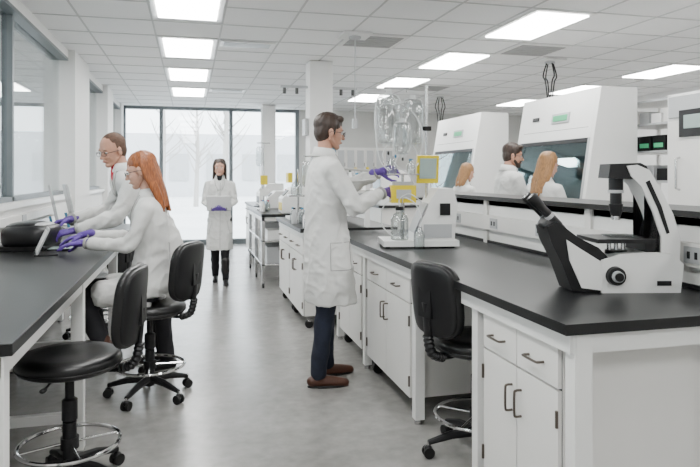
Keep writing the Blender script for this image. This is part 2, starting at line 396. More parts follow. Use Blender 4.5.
person('bearded_man_in_lab_coat',(3.03,5.5,0),math.radians(-5),std(),
 [((0,.185,1.46),(.10,.22,1.2),(.28,.15,1.16),(1,-.1,-.1),(0,-.5,-1),1,.5),((0,-.185,1.46),(.08,-.22,1.2),(.26,-.15,1.14),(1,.1,-.1),(0,.5,-1),-1,.5)],
 legsS,(.045,0,1.70),skin1,brown,'short',jeans,shoed,sc=.945,pitch=.15,hyaw=-.35,beard=True,glasses=frame)
person('blond_woman_in_lab_coat',(3.02,4.86,0),math.radians(12),std(.9,.92),
 [((0,.17,1.45),(.12,.20,1.2),(.30,.12,1.18),(1,-.1,-.1),(0,-.5,-1),1,.5),((0,-.17,1.45),(.10,-.21,1.2),(.30,-.14,1.16),(1,.1,-.1),(0,.5,-1),-1,.5)],
 legsS,(.06,0,1.69),skin2,blond,.28,dark,shoed,sc=.89,pitch=.3,sleeve=.88,hs=.9,arc=(95,265))
person('technician_woman_in_lab_coat',(3.13,6.75,0),math.radians(10),std(.9,.92),
 [((0,.17,1.45),(.12,.20,1.2),(.32,.12,1.18),(1,-.1,-.1),(0,-.5,-1),1,.5),((0,-.17,1.45),(.10,-.21,1.2),(.32,-.14,1.16),(1,.1,-.1),(0,.5,-1),-1,.5)],
 legsS,(.06,0,1.69),skin2,blond,.16,dark,shoed,sc=.855,pitch=.3,sleeve=.88,hs=.9,arc=(95,265))
# ---------------------------------------------------------------- room
XL,XR,YF,YB,H=-1.3,7.6,-2.6,13.0,2.8
mb=MB(); mb.box(XL,XR,YF,YB,-.1,0,fl); mb.build('floor',0)
mb=MB(); mb.box(XL-.15,XR+.15,YF-.15,YB+.15,H,H+.1,tile)
g0=-.305-.02
xs=[g0+.61*i for i in range(-1,13)]; xs=[x for x in xs if XL<x<XR]
for x in xs: mb.box(x-.008,x+.008,YF,YB,H-.006,H+.001,tbar)
y=4.57-.61*11
while y<YB:
    if y>YF: mb.box(XL,XR,y-.008,y+.008,H-.0055,H+.001,tbar)
    y+=.61
mb.build('ceiling',0)
for X in (-.02,3.07,6.08):
    for i in range(-3,5):
        y0=4.57+1.83*i
        if y0<YF+.2 or y0+1.22>YB: continue
        m=MB(); a=.29
        m.box(X-a,X+a,y0+.01,y0+1.10,H-.012,H-.0065,white)
        m.box(X-a+.045,X+a-.045,y0+.07,y0+1.02,H-.022,H-.0125,lens)
        m.build('ceiling_light',0)
def diffuser(x0,x1,y0,y1,m=vent,n=6):
    b=MB(); b.box(x0,x1,y0,y1,H-.015,H-.007,white)
    for i in range(n):
        yy=y0+.04+(y1-y0-.08)*(i+.1)/n; b.box(x0+.04,x1-.04,yy,yy+(y1-y0-.08)/n*.75,H-.020,H-.0151,m)
    b.build('ceiling_air_vent',0)
for (gx,gy) in [(3,2),(6,2),(6,7),(2,-1)]:
    x0=g0+.61*gx; y0=4.57+.61*gy
    diffuser(x0+.01,x0+.60,y0+.01,y0+.60)
for (x,y) in [(.30,6.45),(.30,10.1)]: diffuser(x,x+.56,y,y+.28,ltgray,3)
mb=MB(); mb.box(XL-.15,XL,YF,YB,0,1.17,wallm); mb.box(XL-.15,XL+.03,YF,YB,1.17,1.21,white)
mb.box(XL-.15,XL,YF,YB,H-.09,H,wallm); mb.box(XL-.15,XL+.0,YF,YB,H-.12,H-.09,alu)
for (a,b2,p) in [(7.4,8.4,.07),(10.2,10.9,.07),(12.6,13,.03)]: mb.box(XL-.15,XL+p,a,b2,0,H,wallm)
mb.build('wall_left',0)
mb=MB(); mb.box(XL-.10,XL-.09,YF,YB-.1,1.21,H-.12,intglass)
mb.build('window_1_glass',0)
mb=MB()
for y in (.0,1.8,3.6,5.4,9.2,11.7): mb.box(XL-.13,XL-.05,y-.022,y+.022,1.21,H-.12,alu)
mb.box(XL-.13,XL-.05,YF,YB,1.21,1.25,alu)
mb.build('window_1_frame',0)
mb=MB(); mb.box(XL,XL+.012,YF,12.6,.0,.1,gap); mb.build('baseboard_left',0)
mb=MB(); mb.box(-4.9,XL-.16,YF,YB,-.1,0,fl); mb.box(-4.9,XL-.16,YF,YB,H,H+.1,tile)
mb.box(-5,-4.9,YF,YB,0,.6,wallm); mb.box(-5,-4.9,YF,YB,2.55,H,wallm)
for y in [YF+1.56*i for i in range(11)]: mb.box(-5,-4.88,y-.04,y+.04,.6,2.55,alu)
mb.box(-5,XL-.16,YB,YB+.1,0,H,wallm); mb.box(-5,XL-.16,YF-.1,YF,0,H,wallm)
for y in (-1,.5,2,3.5,5,6.5,8,9.5,11): mb.box(-3.6,-3.0,y,y+1.0,H-.02,H-.01,lens)
for k in range(30): mb.box(-4.86,-4.82,YF,YB,.65+.056*k,.652+.056*k+.012,white)
mb.build('gallery_room',0)
mb=MB()
mb.box(XL-.15,2.24,YB,YB+.15,0,.10,alu); mb.box(XL-.15,2.24,YB,YB+.15,H-.06,H,alu)
for x in (XL+.03,-.56,.82,2.2): mb.box(x-.035,x+.035,YB-.02,YB+.12,.10,H-.06,alu)
mb.build('window_2_frame',0)
mb=MB(); mb.box(XL,2.2,YB+.05,YB+.06,.1,H-.06,winglass); mb.build('window_2_glass',0)
mb=MB(); mb.box(2.24,XR+.15,YB,YB+.15,0,H,graywall); mb.build('wall_back',0)
mb=MB(); mb.box(XR,XR+.15,YF,YB,0,H,wallm); mb.build('wall_right',0)
mb=MB(); mb.box(XL-.15,XR+.15,YF-.15,YF,0,H,wallm); mb.build('wall_front',0)
mb=MB(); mb.box(2.3,XR,YB-.012,YB,.0,.1,gap); mb.build('baseboard_back',0)
for (x,y,w) in [(1.53,7.45,.14),(1.50,12.3,.13)]:
    mb=MB(); mb.box(x-w,x+w,y-w,y+w,0,H-.007,wallm); mb.box(x-w-.01,x+w+.01,y-w-.01,y+w+.01,0,.1,gap); mb.build('column',.004)
mb=MB(); mb.box(-60,60,YB+.2,90,-.3,-.2,outg); mb.box(-60,-5.1,-40,YB+.2,-.3,-.2,outg); mb.build('outside_ground',0)
mb=MB(); mb.box(-16,18,48,56,-.2,4.5,bldg)
for i in range(12): mb.box(-15+2.7*i,-13.6+2.7*i,47.9,48,1,3,ltgray)
mb.build('outside_building',0)
mb=MB()
for i in range(9):
    x=-6+2.0*i+random.uniform(-.8,.8); y=19+random.uniform(0,14)
    hh=random.uniform(6,9); mb.tube([(x,y,-.2),(x+.1,y,hh*.5),(x,y,hh)],[.13,.08,.02],treem)
    for k in range(26):
        z=random.uniform(1.3,hh*.9); a=random.uniform(0,2*pi); l=random.uniform(.7,1.8)*(1-z/hh*.5)
        p0=V((x,y,z)); p1=p0+V((math.cos(a)*l*.6,math.sin(a)*l*.6,l*.5)); p2=p0+V((math.cos(a)*l,math.sin(a)*l,l*1.0))
        mb.tube([p0,p1,p2],[.035,.02,.006],treem,5)
        mb.tube([p1,p1+V((random.uniform(-.6,.6),random.uniform(-.6,.6),.5))],[.014,.004],treem,4)
mb.build('outside_bare_trees',0)
# ---------------------------------------------------------------- casework
def dhandle(mb,p,axis,L=.10,out=.03,r=.005):
    p=V(p); a=V((0,1,0)) if axis=='y' else V((0,0,1)); o=V((-out,0,0))
    mb.tube(cat([p-a*L/2,p-a*L/2+o*.8,p-a*L/2*.75+o,p+a*L/2*.75+o,p+a*L/2+o*.8,p+a*L/2],4),r,handle,8)
def cabinet(mb,x0,x1,y0,y1,z0,z1,m=cabw,drawers=True,cast=True):
    mb.box(x0,x1,y0,y1,z0,z1,m)
    g=.006; ym=(y0+y1)/2; zd=z1-.15 if drawers else z1-.01
    f0=x0-.018
    mb.box(x0-.003,x0-.0005,y0+.003,y1-.003,z0+.003,z1-.003,gap)
    for (a,b) in ((y0+.004,ym-g/2),(ym+g/2,y1-.004)):
        if drawers:
            mb.box(f0,x0-.002,a,b,zd+g,z1-.004,m); dhandle(mb,(f0,(a+b)/2,(zd+z1)/2),'y')
        mb.box(f0,x0-.002,a,b,z0+.004,zd-g/2,m)
    for s in(-1,1):
        dhandle(mb,(f0,ym+s*.035,zd-.13),'z')
        yy=y0+.006 if s<0 else y1-.006
        for zz in (z0+.1,zd-.1): mb.cyl((f0-.004,yy,zz-.03),(f0-.004,yy,zz+.03),.006,handle,seg=8)
    if cast:
        for yy in (y0+.05,y1-.05):
            for xx in (x0+.05,x1-.05):
                mb.cyl((xx,yy,z0-.05),(xx,yy,z0),.012,steel,seg=10)
                mb.cyl((xx-.0,yy-.014,.038),(xx,yy+.014,.038),.038,rub,seg=18); mb.box(xx-.015,xx+.03,yy-.018,yy+.018,z0-.06,z0-.045,steel)
def bottle(mb,x,y,z,r=.03,h=.14,m=None,cm=None):
    mb.lathe((x,y,z),[(r*.3,0),(r,0),(r,h*.6),(r*.45,h*.8),(r*.45,h*.9),(r*.1,h*.9)],m or clear,14); mb.cyl((x,y,z+h*.9),(x,y,z+h),r*.5,cm or blue,seg=12)
T0,T1=.893,.93
B=dict(x0=1.19,x1=2.10,y0=1.785,y1=5.3)
mb=MB(); mb.box(B['x0'],B['x1'],B['y0'],B['y1'],T0,T1,black)
for y in (1.83,2.55,3.33,4.38,5.22):
    for x in (1.235,2.03): mb.box(x,x+.055,y-.028,y+.028,.03,T0,white); mb.cyl((x+.027,y,0),(x+.027,y,.035),.022,steel)
mb.box(1.22,1.28,1.81,5.25,.825,T0-.001,white); mb.box(2.02,2.08,1.81,5.25,.825,T0-.001,white)
for y in (1.83,5.22): mb.box(1.23,2.08,y-.025,y+.025,.825,T0-.002,white)
mb.box(1.26,2.06,1.93,1.95,.10,.82,cabw); mb.box(1.24,1.30,1.80,1.86,.0,T0,white)
cabinet(mb,1.255,1.80,1.90,2.47,.12,.82)
cabinet(mb,1.255,1.80,3.40,4.30,.12,.82)
cabinet(mb,1.255,1.80,4.45,5.15,.12,.82)
mb.box(2.10,2.16,1.70,4.95,.0,1.235,white)
mb.box(2.085,2.10,1.70,4.95,.93,.95,blk)
mb.box(2.06,2.10,1.70,4.95,1.03,1.13,cabw)
for y in (1.70,2.9,4.1,4.93): mb.box(2.08,2.17,y,y+.05,.93,1.235,cabw)
for y in (2.12,2.5,3.3,3.9,4.5):
    mb.box(2.052,2.061,y,y+.10,1.045,1.115,ltgray); 
    for q in(.025,.065): mb.box(2.049,2.053,y+q,y+q+.014,1.065,1.095,blk)
mb.box(2.04,2.42,1.62,5.05,1.24,1.268,black); mb.box(2.10,2.36,1.66,5.02,1.20,1.239,white)
mb.build('lab_bench',.0025)
mb=MB(); mb.box(.97,1.9,5.56,7.2,T0,T1,black); mb.box(1.0,1.88,5.6,7.17,.83,T0-.001,white)
cabinet(mb,1.02,1.55,5.62,6.38,.12,.83); cabinet(mb,1.02,1.55,6.40,7.15,.12,.83)
mb.box(1.8,1.86,5.6,7.17,0,.83,cabw); mb.box(1.6,1.64,5.6,5.66,T1,1.45,white); mb.box(1.6,1.64,7.1,7.16,T1,1.45,white); mb.box(1.45,1.85,5.6,7.16,1.25,1.28,cabw)
mb.build('lab_bench',.0025)
mb=MB(); mb.box(.86,1.7,7.75,9.6,T0,T1,black)
for x in (.89,1.64):
    for y in (7.8,8.66,9.52): mb.box(x-.02,x+.02,y-.02,y+.02,.06,T0,steel); mb.cyl((x-.012,y,.035),(x+.012,y,.035),.035,rub)
mb.box(.87,1.68,7.78,9.56,.28,.30,steel); mb.box(.87,1.68,7.78,9.56,.58,.60,steel); mb.box(.87,1.68,7.78,9.56,.84,T0-.001,white)
mb.box(.95,1.5,7.9,8.4,.301,.50,ltgray); mb.box(1.0,1.5,8.8,9.3,.301,.55,white); mb.box(.95,1.4,7.85,8.2,.601,.72,white); mb.box(1.0,1.4,8.7,9.2,.601,.75,ltgray)
mb.build('lab_cart_table',.0025)
mb=MB(); mb.box(.98,1.9,9.9,11.6,T0,T1,black); cabinet(mb,1.02,1.6,9.95,10.75,.12,.89); cabinet(mb,1.02,1.6,10.77,11.55,.12,.89); mb.build('lab_bench',.0025)
def analyzer(name,x,y,z,w,d,h,acc=yellow):
    m=MB(); m.prism([(x,z),(x+d,z),(x+d,z+h),(x+d*.35,z+h),(x,z+h*.55)],y,y+w,white)
    m.box(x-.004,x+.004,y+w*.1,y+w*.9,z+.03,z+h*.4,acc); m.bx((x+d*.17-.005,y+w/2,z+h*.78),(.01,w*.6,h*.3),blk,(0,math.atan2(d*.35,h*.45),0))
    return m.build(name,.006)
analyzer('benchtop_analyzer',1.15,7.95,T1,.35,.4,.33); analyzer('benchtop_analyzer',1.1,9.2,T1,.36,.4,.25,blue)
analyzer('benchtop_analyzer',1.15,5.9,T1,.4,.3,.20,ltgray); analyzer('benchtop_analyzer',1.1,10.2,T1,.5,.4,.35,blk)
def pump_stand(x,y,h):
    mb=MB(); mb.M=place(x,y,T1)
    mb.cyl((0,0,0),(0,0,.02),.10,steel); mb.cyl((0,0,.02),(0,0,h),.010,steel); mb.box(-.09,.09,-.01,.01,h-.02,h-.005,steel)
    mb.ell((-.06,0,h-.2),(.05,.02,.14),bagm,e1=.6); mb.bx((.0,-.03,.42),(.10,.05,.13),yellow); mb.bx((.0,-.03,.25),(.12,.06,.1),white); mb.tube(cat([(-.06,0,h-.35),(-.04,-.03,.4),(.03,-.04,.2),(.08,0,.05)]),.004,ltgray)
    mb.build('infusion_pump_stand',.003)
pump_stand(1.0,8.72,.95); pump_stand(1.25,6.45,.7)
mb=MB(); mb.M=place(1.05,6.85,T1)
mb.box(0,.25,-.15,.15,0,.03,white); mb.cyl((.12,0,.03),(.12,0,.55),.012,steel); mb.box(.0,.2,-.1,.1,.25,.27,steel); mb.lathe((.1,0,.271),[(.01,0),(.06,0),(.065,.08),(.05,.12),(.02,.15),(.02,.18),(.01,.18)],clear); mb.bx((.02,0,.46),(.05,.16,.11),yellow)
mb.build('peristaltic_pump',.003)
mb=MB()
for k in range(9): bottle(mb,1.55+.1*(k%3),5.75+.16*k,1.281,.03+.006*(k%2),.16+.03*(k%3),[clear,paper,ltgray][k%3],[blue,blk,yellow][k%3])
mb.build('shelf_bottles',0)
mb=MB()
for k in range(6): bottle(mb,1.05+.07*(k%3),5.66+.07*(k//3),T1,.028,.13+.03*(k%2),[clear,paper][k%2],[blue,red,blk][k%3])
for k in range(5): bottle(mb,1.02+.08*(k%3),6.2+.09*(k//3),T1,.03,.16,[ltgray,clear][k%2],[blk,blue][k%2])
mb.build('reagent_bottles',0)
mb=MB()
for k in range(7): bottle(mb,.95+.07*(k%2),8.36+.09*(k//2)*.6,T1,.028,.15,[paper,clear][k%2],[blue,red,blk][k%3])
mb.build('reagent_bottles',0)
mb=MB()
for k in range(5): bottle(mb,1.3+.09*k,11.0+.05*(k%2),T1,.04,.24,[clear,paper][k%2],[blue,red,blk][k%3])
mb.build('reagent_bottles',0)
mb=MB(); mb.box(2.95,4.25,12.68,12.99,1.47,2.0,white)
for i in range(6):
    x=2.97+.212*i; 
    mb.box(x,x+.204,12.66,12.679,1.49,1.98,cabw); mb.box(x+.03,x+.174,12.652,12.661,1.53,1.94,ltgray); mb.box(x+.18,x+.19,12.645,12.66,1.6,1.68,handle)
mb.build('wall_cabinets',.002)
mb=MB(); mb.box(2.4,5.6,12.35,12.98,T0,T1,black); mb.box(2.42,5.58,12.4,12.98,.1,T0-.001,cabw)
for i in range(5): mb.box(2.44+.63*i,2.44+.63*i+.61,12.385,12.4,.12,.87,white)
mb.build('back_counter',.002)
mb=MB(); mb.box(2.6,2.9,12.5,12.85,T1,1.25,white); mb.box(2.63,2.87,12.49,12.5,.98,1.2,blk); mb.build('countertop_incubator',.005)
mb=MB(); mb.box(3.1,3.5,12.5,12.85,T1,1.18,ltgray); mb.box(3.13,3.4,12.49,12.5,.98,1.14,blk); mb.build('microwave_oven',.005)
mb=MB()
for k in range(7): bottle(mb,3.6+.1*k,12.6+.05*(k%2),T1,.035,.22,[clear,paper,ltgray][k%3],[blue,red,blk][k%3])
mb.build('counter_bottles',0)
mb=MB(); mb.box(-1.28,-.5,1.99,6.6,T0,T1,black)
for y in (2.03,3.42,4.9,6.5):
    for x in (-.585,-1.25): mb.box(x,x+.06,y-.03,y+.03,.02,T0-.001,white); mb.cyl((x+.03,y,0),(x+.03,y,.03),.022,steel)
mb.box(-.585,-.53,2.0,6.55,.825,T0-.001,white); mb.box(-1.26,-1.2,2.0,6.55,.825,T0-.001,white)
for y in (2.03,3.42,4.9): mb.box(-1.25,-.54,y-.02,y+.02,.83,T0-.002,white); mb.box(-1.25,-.56,y-.02,y+.02,.16,.21,white)
mb.box(-1.25,-1.2,2.0,6.55,.16,.21,white)
mb.box(-1.295,-1.27,1.99,6.6,T1,1.03,white)
mb.box(-1.29,-1.24,1.99,6.6,1.06,1.12,cabw)
for y in (3.0,4.1,5.2): mb.box(-1.241,-1.232,y,y+.11,1.065,1.115,ltgray)
mb.build('lab_bench',.0025)
# ---------------------------------------------------------------- stools
def stool(x,y,yaw,sz=.61,base=.26):
    m=MB(); m.M=place(x,y,0,yaw)
    for k in range(5):
        a=2*pi*k/5+.3; c,s=math.cos(a),math.sin(a)
        m.tube([(c*.02,s*.02,.115),(c*.14,s*.14,.105),(c*base,s*base,.075)],[.026,.022,.014],blk,8)
        m.cyl((c*base,s*base,.04),(c*base,s*base,.08),.008,steel,seg=8)
        px,py=-s,c
        for q in(-.016,.016):
            m.cyl((c*base+px*(q-.008),s*base+py*(q-.008),.028),(c*base+px*(q+.008),s*base+py*(q+.008),.028),.028,rub,seg=16)
        m.ell((c*base,s*base,.045),(.022,.022,.02),blk,seg=10,rg=6)
    m.cyl((0,0,.07),(0,0,.30),.030,blk); m.cyl((0,0,.30),(0,0,sz-.07),.020,blk)
    m.lathe((0,0,0),[(.020,.30),(.034,.31),(.034,.40),(.020,.41)],blk,16)
    m.torus((0,0,.20),.215,.010,chrome,40,8)
    m.cyl((0,0,.18),(0,0,.23),.040,blk)
    for k in range(4):
        a=2*pi*k/4+.5; m.cyl((math.cos(a)*.03,math.sin(a)*.03,.205),(math.cos(a)*.212,math.sin(a)*.212,.20),.006,chrome,seg=8)
    m.box(-.13,.13,-.09,.09,sz-.085,sz-.06,blk)
    m.tube([(0,.06,sz-.075),(.03,.17,sz-.085),(.03,.23,sz-.09)],.006,blk,8); m.ell((.03,.235,sz-.09),(.015,.02,.01),blk)
    R=.225
    m.lathe((0,0,0),[(.01,sz-.072),(R-.03,sz-.072),(R-.008,sz-.060),(R,sz-.040),(R+.002,sz-.025),(R-.006,sz-.008),(R-.025,sz+.002),(R-.08,sz+.002),(.06,sz-.006),(.001,sz-.008)],vinyl,48)
    m.torus((0,0,sz-.045),R,.004,blk,48,6)
    m.tube(cat([(-.08,0,sz-.075),(-.22,0,sz-.08),(-.285,0,sz-.05),(-.31,0,sz+.04),(-.325,0,sz+.20)],6),.026,blk,10,flat=.35)
    pts=cat([(-.22,0,sz-.08),(-.285,0,sz-.05),(-.31,0,sz+.04)],9)
    m.tube(pts,[.034 if i%2 else .027 for i in range(len(pts))],blk,12,flat=.7)
    m.bx((-.315,0,sz+.20),(.03,.10,.14),blk)
    tilt=Matrix.Rotation(-.10,3,'Y')
    m.ell((-.285,0,sz+.215),(.032,.185,.185),vinyl,rot=tilt,e1=.55,e2=.55,seg=32,rg=20,bend=1.1)
    m.ell((-.306,0,sz+.215),(.022,.175,.175),blk,rot=tilt,e1=.5,e2=.55,seg=32,rg=16,bend=1.1)
    return m.build('lab_stool',0)
stool(-.53,3.05,math.radians(172)); stool(-.25,4.18,math.radians(153),.60)
stool(1.42,2.90,math.radians(14),.60); stool(-.78,5.75,math.radians(150),.55)
# ---------------------------------------------------------------- microscope
mb=MB(); mb.M=place(1.80,2.28,T1,math.radians(-13))
s=.00426
def px(P): return [((x-625)*s,(290-y)*s) for x,y in P]
mb.prism(px([(594,290),(672,290),(675,262),(664,252),(640,250),(612,252),(594,258)]),-.085,.085,white)
mb.prism(px([(566,289),(600,290),(602,256),(592,246),(572,236),(552,221),(541,226),(545,240),(556,262)]),-.075,.075,blk)
mb.prism(px([(575,285),(598,288),(598,262),(572,246),(560,238),(563,258)]),-.082,.082,white)
mb.prism(px([(655,262),(674,262),(675,238),(668,214),(656,190),(644,170),(632,165),(622,166),(626,176),(636,186),(648,212),(656,236)]),-.060,.060,white)
mb.prism(px([(640,258),(658,262),(660,238),(652,212),(640,187),(630,176),(606,176),(606,166),(634,166),(632,172),(648,200),(656,236),(654,250)]),-.048,.048,blk)
mb.prism(px([(604,178),(648,180),(642,166),(636,163),(606,164)]),-.052,.052,blk)
mb.prism(px([(644,180),(656,206),(664,232),(661,233),(652,208),(640,182)]),-.0625,.0625,blk)
cx,_=px([(617,0)])[0]
def cz(a,b,r,m,r2=None): mb.cyl((cx,0,(290-a)*s),(cx,0,(290-b)*s),r,m,r2)
cz(178,190,.030,blk); cz(190,193,.033,ltgray); cz(193,204,.024,blk); cz(204,216,.030,blk,.022); cz(216,220,.018,steel)
mb.box(-.16,.085,-.11,.11,(290-241)*s,(290-237)*s,blk)
mb.box(-.075,.035,-.05,.05,(290-237)*s,(290-235)*s,clear)
for dx in (-.03,.0,.03): mb.cyl((cx+dx,.0,(290-252)*s),(cx+dx,0,(290-242)*s),.010,steel,.008)
mb.cyl((cx,0,(290-256)*s),(cx,0,(290-250)*s),.045,blk)
mb.box(.05,.09,-.09,.09,(290-250)*s,(290-240)*s,blk)
mb.ell(((552-625)*s,0,(290-227)*s),(.055,.055,.035),blk,rot=Matrix.Rotation(.7,3,'Y'),e1=.5,e2=.6)
for q in(-1,1):
    a=V(((553-625)*s,q*.034,(290-222)*s)); b=V(((531-625)*s,q*.034,(290-199)*s)); d=(b-a).normalized()
    mb.cyl(a-d*.02,b,.019,blk); mb.cyl(a+d*.03,a+d*.045,.0215,ltgray); mb.cyl(b-d*.045,b,.021,blk,.024); mb.cyl(b,b+d*.018,.025,rub,.022); mb.cyl(b+d*.018,b+d*.0185,.015,steel)
for q in(-1,1):
    mb.cyl(((607-625)*s,q*.083,.072),((607-625)*s,q*.108,.072),.040,blk,.037,28); mb.cyl(((607-625)*s,q*.108,.072),((607-625)*s,q*.125,.072),.024,ltgray,.022)
    mb.cyl(((607-625)*s,q*.125,.072),((607-625)*s,q*.130,.072),.018,blk)
mb.box(.10,.16,-.0875,-.085,.03,.05,blk)
for (x,y) in [(-.1,-.07),(-.1,.07),(.18,-.07),(.18,.07)]: mb.cyl((x,y,-.0005),(x,y,.004),.012,rub,seg=12)
mb.build('inverted_microscope',.006)
# ---------------------------------------------------------------- bioprocess instrument on bench
mb=MB(); mb.M=place(1.44,4.05,T1,math.radians(-10))
mb.box(-.17,.34,-.15,.17,.012,.05,white)
for x in(-.14,.3):
    for y in(-.12,.14): mb.cyl((x,y,0),(x,y,.013),.015,rub,seg=12)
mb.prism([(.03,.05),(.31,.05),(.33,.30),(.30,.40),(.20,.40),(.16,.34)],-.14,.15,white)
mb.bx((.085,-.01,.20),(.008,.22,.22),ltgray,(0,math.atan2(.13,.29),0))
mb.box(.10,.29,-.146,-.141,.07,.16,ltgray); mb.box(.21,.28,-.147,-.1405,.22,.30,blk)
mb.lathe((-.05,-.06,.05),[(.01,0),(.055,0),(.06,.01),(.06,.14),(.045,.17),(.025,.185),(.025,.20),(.01,.2)],clear)
mb.lathe((-.05,-.06,.2505),[(.01,0),(.028,0),(.028,.025),(.01,.025)],blk,20)
mb.lathe((.06,-.19,.0),[(.01,0),(.035,0),(.036,.10),(.02,.13),(.015,.15),(.005,.15)],clear,20)
mb.cyl((.16,.06,.33),(.16,.06,1.12),.010,steel)
mb.box(-.14,.18,.052,.068,1.09,1.105,steel)
mb.tube([(-.13,.06,1.1),(-.13,.06,1.07),(-.12,.06,1.06)],.004,steel); mb.tube([(.02,.06,1.1),(.02,.06,1.07)],.004,steel)
mb.bx((-.02,0,.36),(.17,.11,.12),yellow); mb.bx((-.02,-.058,.36),(.10,.006,.06),ltgray); mb.cyl((-.02,.0,.05),(-.02,.0,.32),.014,steel)
mb.bx((-.02,0,.43),(.13,.10,.03),ltgray)
mb.bx((.15,-.02,.53),(.15,.035,.19),yellow,(.15,0,0)); mb.bx((.15,-.040,.535),(.115,.006,.14),scr,(.15,0,0))
for z in (.6,.8): mb.box(.13,.19,.04,.08,z,z+.03,blk)
def bag(c,w,h,d,seed):
    t=MB(); t.ell(c,(w,d,h),clear,e1=.45,e2=.8,seg=30,rg=24)
    vs=[V((v.x+.012*noise.noise(v*9+V((seed,0,0))),v.y+.018*noise.noise(V((v.x*45,v.y*10,v.z*8+seed))),v.z)) for v in t.v]
    mb.add(vs,t.f,bagm)
    mb.tube([c+V((w*1.03*math.copysign(abs(math.cos(a))**.45,math.cos(a)),0,h*1.02*math.copysign(abs(math.sin(a))**.45,math.sin(a)))) for a in [2*pi*k/32 for k in range(32)]],.0035,tube,5,close=True)
    mb.box(c.x-.02,c.x+.02,c.y-.003,c.y+.003,c.z+h,c.z+h+.03,tube)
    for q in(-.4,0,.4): mb.cyl(c+V((w*q,0,-h-.02)),c+V((w*q,0,-h+.02)),.006,tube,seg=8)
tube=mat('silicone_tube',(.62,.64,.64),.3)
bag(V((-.11,.05,.88)),.085,.17,.030,1); bag(V((.06,.05,.86)),.075,.16,.030,5); bag(V((-.03,-.04,.74)),.06,.11,.030,9)
bottle(mb,-.10,-.03,.50,.035,.12,clear,ltgray); bottle(mb,.03,-.05,.50,.03,.10,clear,blue); mb.box(-.14,.08,-.09,.02,.490,.499,steel); mb.cyl((-.02,.0,.44),(-.02,.0,.49),.01,steel)
for pts in [[(-.12,.05,.70),(-.16,.0,.62),(-.12,-.03,.56),(-.10,-.03,.62)],[(.06,.05,.70),(.09,-.02,.60),(.06,-.06,.55),(.03,-.05,.60)],[(-.07,-.02,.34),(-.16,-.07,.28),(-.17,-.07,.15),(-.09,-.08,.07)],
            [(-.03,-.06,.30),(-.03,-.12,.34),(.04,-.15,.30),(.08,-.17,.2),(.06,-.19,.15)],[(-.10,.06,1.06),(-.06,.0,1.0),(.07,.0,.9),(.12,-.02,.75),(.09,-.03,.6)],[(-.13,.04,.9),(-.2,.02,.8),(-.18,.0,.6),(-.12,-.02,.52)],[(.02,0,1.0),(-.08,-.02,.98),(-.18,0,1.02),(-.21,.02,.9),(-.2,0,.75)],[(-.05,-.06,.27),(-.05,-.07,.33),(.02,-.08,.36),(.1,-.12,.3)],
            [(-.05,-.04,.63),(-.08,-.08,.56),(-.0,-.1,.50),(.05,-.08,.42)]]:
    mb.tube(cat(pts,8),.004,tube,7)
for k in range(4): mb.ell((-.12+.05*k,-.01,.64-.02*k),(.008,.008,.015),blue if k%2 else blk,seg=10,rg=6)
mb.build('bioprocess_instrument',.003)
mb=MB(); mb.M=place(-1.02,4.55,T1,math.radians(-10))
mb.ell((0,0,.085),(.16,.20,.085),blk,e1=.6,e2=.6,seg=36,rg=18); mb.box(-.14,.14,-.18,.18,.0,.03,blk)
mb.ell((.03,0,.10),(.10,.15,.075),ltgray,e1=.5,e2=.6); mb.ell((-.02,0,.13),(.12,.16,.05),blk,e1=.6,e2=.6)
mb.build('benchtop_imager',.004)
mb=MB(); mb.M=place(-.88,4.17,T1,math.radians(-75))
mb.bx((0,0,.085),(.20,.008,.17),ltgray,(-.42,0,0)); mb.bx((0,-.006,.085),(.17,.004,.14),white,(-.42,0,0)); mb.box(-.1,.1,-.05,.08,0,.01,blk)
mb.build('sample_tray',.002)
mb=MB(); mb.M=place(-.80,4.42,T1,0)
mb.box(-.09,.07,-.08,.08,0,.012,blk); mb.box(-.085,.065,-.075,.075,.012,.014,scr); mb.build('tablet_computer',.003)
for (x,y,a) in [(-1.08,5.6,.2),(-1.05,6.1,.3)]:
    mb=MB(); mb.M=place(x,y,T1,a); mb.box(-.06,.06,-.1,.1,0,.015,ltgray); mb.bx((-.02,0,.25),(.02,.22,.32),ltgray,(0,-.2,0)); mb.bx((-.008,0,.25),(.006,.19,.28),scr,(0,-.2,0)); mb.bx((-.03,0,.08),(.02,.04,.14),blue,(0,-.2,0)); mb.build('instrument_display',.004)
